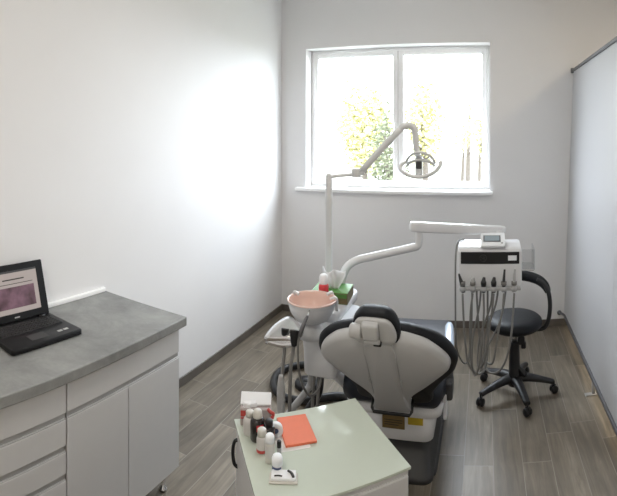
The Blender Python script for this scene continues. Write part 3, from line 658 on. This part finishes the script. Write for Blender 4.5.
# ------------------------------------------------------------------ floor items behind the unit
FH = thing('floor_hose', 'thick black corrugated hose coiled on the floor behind the dental unit', 'hose', (-1.33, 3.15, 0)); o = FH.location
b = B(); cp = [(-1.15, 3.42, .03), (-1.30, 3.45, .03), (-1.44, 3.40, .03), (-1.53, 3.26, .03), (-1.50, 3.08, .03), (-1.39, 2.96, .03), (-1.25, 2.95, .03), (-1.12, 3.03, .03), (-.98, 3.10, .03), (-.75, 3.05, .03)]
tube(b, cp, .027, 12, 10)
obj('corrugated_hose', b, M['bplast'], FH, o)
for i, p in enumerate((cp[0], cp[-1])):
    b = B(); lathe(b, [(0, -.03), (.032, -.03), (.034, -.02), (.034, .02), (.03, .03), (0, .03)], (p[0], p[1], .034), 16, ry(PI / 2)); obj('hose_coupling', b, M['gplast'], FH, o)
FP = thing('foot_control', 'low black round foot pedal on the floor under the dental unit', 'foot pedal', (-1.19, 3.17, 0)); o = FP.location
b = B(); lathe(b, [(0, 0), (.085, 0), (.09, .006), (.09, .03), (.08, .042), (.03, .05), (0, .05)], (-1.28, 3.19, 0), 28); obj('pedal', b, M['bplast'], FP, o)
b = B(); lathe(b, [(0, .048), (.03, .048), (.028, .058), (0, .06)], (-1.28, 3.19, 0), 18); obj('pedal_button', b, M['gplast'], FP, o)

# ------------------------------------------------------------------ white divider on the right
PX, PT_X, PZ0, PZ1 = .765, .865, .112, 2.49
PT = thing('room_divider', 'white room divider with grey top and bottom rails along the right side', 'divider', (PX, 3.0, 0)); o = PT.location
Y0, Y1, YS = 1.0, 4.484, 2.83
for a_, b__ in ((Y0, YS - .001), (YS + .001, Y1)):
    b = B(); loft(b, [[Vector((px_ + dx_, yy_, pz_)) for dx_, yy_ in ((0, a_), (.006, a_), (.006, b__), (0, b__))] for px_, pz_ in ((PX + .010, PZ0), (PT_X + .002, PZ1))], sm=False); obj('panel', b, M['panel'], PT, o)
b = B(); box(b, (PT_X, (Y0 + 4.47) / 2, PZ1), (.026, 4.47 - Y0, .028), .004, 2); obj('top_rail', b, M['rail'], PT, o)
b = B(); box(b, (PX + .008, (Y0 + 4.42) / 2, PZ0), (.028, 4.42 - Y0, .030), .005, 2); obj('bottom_rail', b, M['rail'], PT, o)
b = B(); box(b, (PT_X, 4.474, PZ1), (.05, .03, .05), .006, 2); obj('wall_bracket', b, M['rail'], PT, o)
b = B(); tube(b, [(PX + .01, 4.40, .117), (PX - .01, 4.45, .122), (PX - .035, 4.484, .125)], .012, 10, 3); lathe(b, [(0, 0), (.022, 0), (.022, .01), (0, .012)], (PX - .036, 4.489, .125), 14, rx(PI / 2)); obj('wall_bracket', b, M['rail'], PT, o)
for y in (3.24, 1.5):
    b = B(); tube(b, [(PX + .008, y, .11), (PX + .008, y, .01)], .012, 10, 0); box(b, (PX - .012, y, .005), (.085, .035, .010), .003, 1); obj('foot', b, M['alu'], PT, o)

# ------------------------------------------------------------------ glass-topped cabinet in the foreground
GC = thing('glass_top_cabinet', 'low white cabinet with a pale green glass top in the foreground', 'cabinet', (-.558, 1.472, 0), math.radians(40)); 
TW, TD, TH = .463, .413, .80
TW, TD = .486, .436
b = B(); box(b, (0, 0, .42), (TW - .012, TD - .012, .735), .004, 2); obj('body', b, M['cab'], GC)
b = B(); box(b, (0, 0, TH - .005), (TW, TD, .010), .002, 2); obj('glass_top', b, M['gtop'], GC)
for z0, z1 in ((.07, .29), (.30, .52), (.53, .775)):
    b = B(); box(b, (0, -TD / 2 + .004, (z0 + z1) / 2), (TW - .02, .012, z1 - z0), .003, 1); obj('drawer', b, M['cab'], GC)
b = B(); hx0 = -TW / 2 + .006
tube(b, [(hx0 + .004, TD / 2 - .035, .745), (hx0 - .010, TD / 2 - .030, .735), (hx0 - .016, TD / 2 - .030, .695), (hx0 - .010, TD / 2 - .030, .655), (hx0 + .004, TD / 2 - .035, .645)], .0065, 10, 5); obj('side_handle', b, M['bplast'], GC)
for x in (-.18, .18):
    for y in (-.15, .15):
        b = B(); lathe(b, [(0, -.011), (.024, -.011), (.027, -.006), (.027, .006), (.024, .011), (0, .011)], (x, y, .027), 18, rx(PI / 2)); box(b, (x, y, .045), (.02, .03, .03), .004, 1); obj('caster', b, M['bplast'], GC)

def W2(px, py): return (px, py, TH)
# orange pad and paper
A = math.atan2(1.627 - 1.573, -.681 + .756)
OP = thing('notepad', 'orange paper pad lying on the pale green glass top', 'notepad', (-.651, 1.520, TH + .0015), math.radians(36.6))
b = B(); box(b, (0, 0, .004), (.110, .160, .008), .001, 1); obj('cover', b, M['orange'], OP)
b = B(); box(b, (.0, .0, .0035), (.108, .1604, .004)); obj('pages', b, M['orange'], OP)
b = B(); box(b, (-.660, 1.486, TH + .0006), (.112, .150, .0012), 0, 1)
bmesh.ops.rotate(b, verts=b.verts, cent=(-.660, 1.486, TH), matrix=rz(math.radians(36.6)))
tag(obj('paper_sheet', b, M['paper']), 'white sheet of paper sticking out under the orange pad', 'paper')

# carton with open white lid
CB = thing('glove_carton', 'small open carton with white lid and red stripe, on the glass top', 'box', (-.805, 1.505, TH), math.radians(24))
b = B(); box(b, (0, 0, .031), (.110, .052, .062), .003, 1); obj('carton_body', b, M['cartonbody'], CB)
b = B(); box(b, (-.022, -.027, .046), (.062, .002, .020)); box(b, (-.022, -.0275, .030), (.062, .002, .004)); obj('red_stripe', b, M['redp'], CB)
b = B(); box(b, (0, .014, .078), (.112, .046, .014), .003, 2, rx(math.radians(38))); obj('lid', b, M['tissue'], CB)
b = B(); box(b, (-.02, -.005, .068), (.05, .02, .02), .004, 2, rz(.2)); box(b, (-.03, -.012, .066), (.03, .01, .02), .002, 1, rz(-.3)); obj('contents', b, M['tissue'], CB)
b = B(); tube(b, [(.045, -.02, .06), (.058, -.03, .055), (.065, -.02, .045), (.06, -.032, .035)], .006, 8, 4); obj('pink_tab', b, M['redp'], CB)

def bottle(name, label, x, y, prof, bodym, capprof, capm, lab=None, labm=None, ang=0, grp=None):
    t = thing(name, label, 'bottle', (x, y, TH), ang, grp)
    b = B(); lathe(b, prof, (0, 0, 0), 22); obj('bottle_body', b, M[bodym], t)
    b = B(); lathe(b, capprof, (0, 0, 0), 20); obj('cap', b, M[capm], t)
    if lab:
        r, z0, z1, a0, a1 = lab; b = B(); n_ = 9; lo = []; hi = []
        for i in range(n_):
            q = math.radians(a0 + (a1 - a0) * i / (n_ - 1)); lo.append(b.verts.new((r * math.cos(q), r * math.sin(q), z0))); hi.append(b.verts.new((r * math.cos(q), r * math.sin(q), z1)))
        for i in range(n_ - 1): b.faces.new((lo[i], lo[i + 1], hi[i + 1], hi[i])).smooth = True
        obj('wrapper', b, M[labm], t)
    return t
bottle('dropper_bottle', 'black bottle with white cap and narrow red label patch on the glass top', -.755, 1.425, [(0, 0), (.024, 0), (.026, .004), (.026, .062), (.022, .072), (.012, .078), (0, .078)], 'vialglass',
       [(0, .077), (.0165, .077), (.0165, .081), (.0155, .095), (.012, .101), (0, .102)], 'creampl', (.0264, .04, .062, 290, 345), 'red')
bottle('clear_bottle', 'cloudy pale bottle at the left, behind the black bottle', -.795, 1.442, [(0, 0), (.022, 0), (.024, .004), (.024, .045), (.019, .056), (.012, .06), (0, .06)], 'clearpl',
       [(0, .059), (.015, .059), (.015, .075), (.012, .078), (0, .078)], 'creampl')
bottle('dropper_bottle', 'dark bottle with black cap and red and blue label, right of the white-capped one', -.711, 1.424, [(0, 0), (.019, 0), (.021, .003), (.021, .05), (.016, .058), (0, .058)], 'vialglass',
       [(0, .057), (.014, .057), (.014, .076), (.011, .08), (0, .08)], 'bplast', (.0214, .02, .046, 220, 330), 'redp')
bottle('resin_bottle', 'white bottle with red print in front of the black bottle', -.668, 1.345, [(0, 0), (.014, 0), (.0155, .003), (.0155, .058), (.013, .064), (0, .064)], 'creampl',
       [(0, .063), (.0145, .063), (.0145, .082), (.011, .087), (0, .087)], 'tissue', (.0158, .018, .056, 190, 330), 'clearpl')
bottle('resin_bottle', 'cream bottle with dark base left of the white red-print bottle', -.712, 1.374, [(0, 0), (.017, 0), (.018, .003), (.018, .045), (.014, .055), (0, .055)], 'clearpl',
       [(0, .054), (.015, .054), (.015, .074), (.012, .077), (0, .077)], 'creampl', (.0184, .004, .014, 170, 350), 'redp')
bottle('vial', 'tiny black vial standing right of the white bottle', -.655, 1.387, [(0, 0), (.007, 0), (.0075, .002), (.0075, .022), (.005, .026), (0, .026)], 'hosel',
       [(0, .025), (.0075, .025), (.0075, .044), (.005, .046), (0, .046)], 'bplast')
bottle('jar', 'small jar with rounded white cap beside the printed packet', -.626, 1.312, [(0, 0), (.015, 0), (.0165, .003), (.0165, .027), (0, .027)], 'clearpl',
       [(0, .026), (.0175, .026), (.0175, .043), (.014, .052), (0, .054)], 'tissue', (.0168, .008, .024, 200, 340), 'blueprint')
RL = thing('tape_roll', 'white ring with blue core standing on edge behind the dark bottles', 'roll', (-.704, 1.462, TH), math.radians(30))
b = B(); lathe(b, [(.010, -.010), (.024, -.010), (.0255, -.008), (.0255, .008), (.024, .010), (.010, .010), (.010, -.010)], (0, 0, .0255), 26, rx(PI / 2)); obj('ring', b, M['tissue'], RL)
b = B(); lathe(b, [(0, -.007), (.010, -.007), (.010, .007), (0, .007)], (0, 0, .0255), 18, rx(PI / 2)); obj('core', b, M['blueprint'], RL)
PK = thing('packet', 'flat white printed packet on a small tray at the front edge of the glass top', 'packet', (-.595, 1.292, TH), math.radians(22))
b = B(); box(b, (0, 0, .003), (.088, .046, .006), .002, 1); obj('tray', b, M['creampl'], PK)
b = B(); box(b, (0, .002, .011), (.076, .036, .010), .002, 1, rx(.12)); obj('packet_body', b, M['tissue'], PK)
b = B(); tube(b, [(.012, .012, .0195), (.022, .006, .0185), (.028, -.004, .0172), (.030, -.012, .016)], .0045, 6, 4, flat=(1, .25)); tube(b, [(-.028, -.008, .0162), (-.016, -.006, .0165), (-.004, -.008, .0162)], .003, 6, 3, flat=(1, .25)); obj('print', b, M['dark'], PK)

# ------------------------------------------------------------------ ceiling lamps out of view; the chair one is added fill
for i, (x, y, lb) in enumerate(((-.6, 2.0, 'unseen square ceiling panel added as fill light over the dental chair'), (-.6, -.6, 'flat square ceiling lamp behind the photographer'))):
    t = thing('unseen_ceiling_lamp', lb, 'lamp', (x, y, ZC))
    b = B(); frame_pts = None
    for sx_, sy_, w_, h_ in ((-.3, 0, .03, .63), (.3, 0, .03, .63), (0, -.3, .57, .03), (0, .3, .57, .03)): box(b, (sx_, sy_, -.012), (w_, h_, .024), .003, 1)
    obj('frame', b, M['pvc'], t)
    b = B(); box(b, (0, 0, -.008), (.575, .575, .012)); obj('diffuser', b, M['led'], t)

# ------------------------------------------------------------------ lights
def area(name, loc, rot, sx_, sy_, e_, c):
    L_ = bpy.data.lights.new(name, 'AREA'); L_.shape = 'RECTANGLE'; L_.size = sx_; L_.size_y = sy_; L_.energy = e_; L_.color = c
    o_ = bpy.data.objects.new(name, L_); COL.objects.link(o_); o_.location = loc; o_.rotation_euler = rot; return o_
area('ceiling_fill_chair', (-.6, 2.0, ZC - .03), (0, 0, 0), .55, .55, 10, (1, .97, .93))  # fill light added above the chair to brighten the room
area('ceiling_light_rear', (-.6, -.6, ZC - .03), (0, 0, 0), .55, .55, 24, (1, .92, .82))
area('side_room_light', (2.0, 1.6, ZC - .05), (0, 0, 0), .5, .5, 36, (1, .85, .62))
p_ = area('window_portal', ((WX0 + WX1) / 2, D + WT + .01, (WZ0 + WZ1) / 2), (-PI / 2, 0, 0), WX1 - WX0, WZ1 - WZ0, 1, (1, 1, 1)); p_.data.cycles.is_portal = True
wd = bpy.data.worlds.new('sky'); S.world = wd; wd.use_nodes = True; bg = wd.node_tree.nodes['Background']
bg.inputs[0].default_value = (.84, .92, 1.0, 1); bg.inputs[1].default_value = 15.0

# ------------------------------------------------------------------ camera (phone panorama: cylindrical projection)
F, X0, YH = 465.3, 484.4, 136.0
cd = bpy.data.cameras.new('camera'); cam = bpy.data.objects.new('camera', cd); COL.objects.link(cam)
cam.location = (0, 0, 1.85); cam.rotation_euler = (PI / 2, 0, 0)
cd.type = 'PANO'; cd.panorama_type = 'CENTRAL_CYLINDRICAL'
cd.central_cylindrical_radius = 1.0
cd.central_cylindrical_range_u_min = -X0 / F; cd.central_cylindrical_range_u_max = (617 - X0) / F
cd.central_cylindrical_range_v_min = (YH - 496) / F; cd.central_cylindrical_range_v_max = YH / F
cd.clip_start = .05
S.camera = cam
S.view_settings.view_transform = 'Standard'; S.view_settings.look = 'None'; S.view_settings.gamma = 1; S.view_settings.use_curve_mapping = False
S.view_settings.exposure = 0.33
S.cycles.use_denoising = True
S.cycles.max_bounces = 10; S.cycles.diffuse_bounces = 6; S.cycles.transparent_max_bounces = 12
S.cycles.sample_clamp_indirect = 8
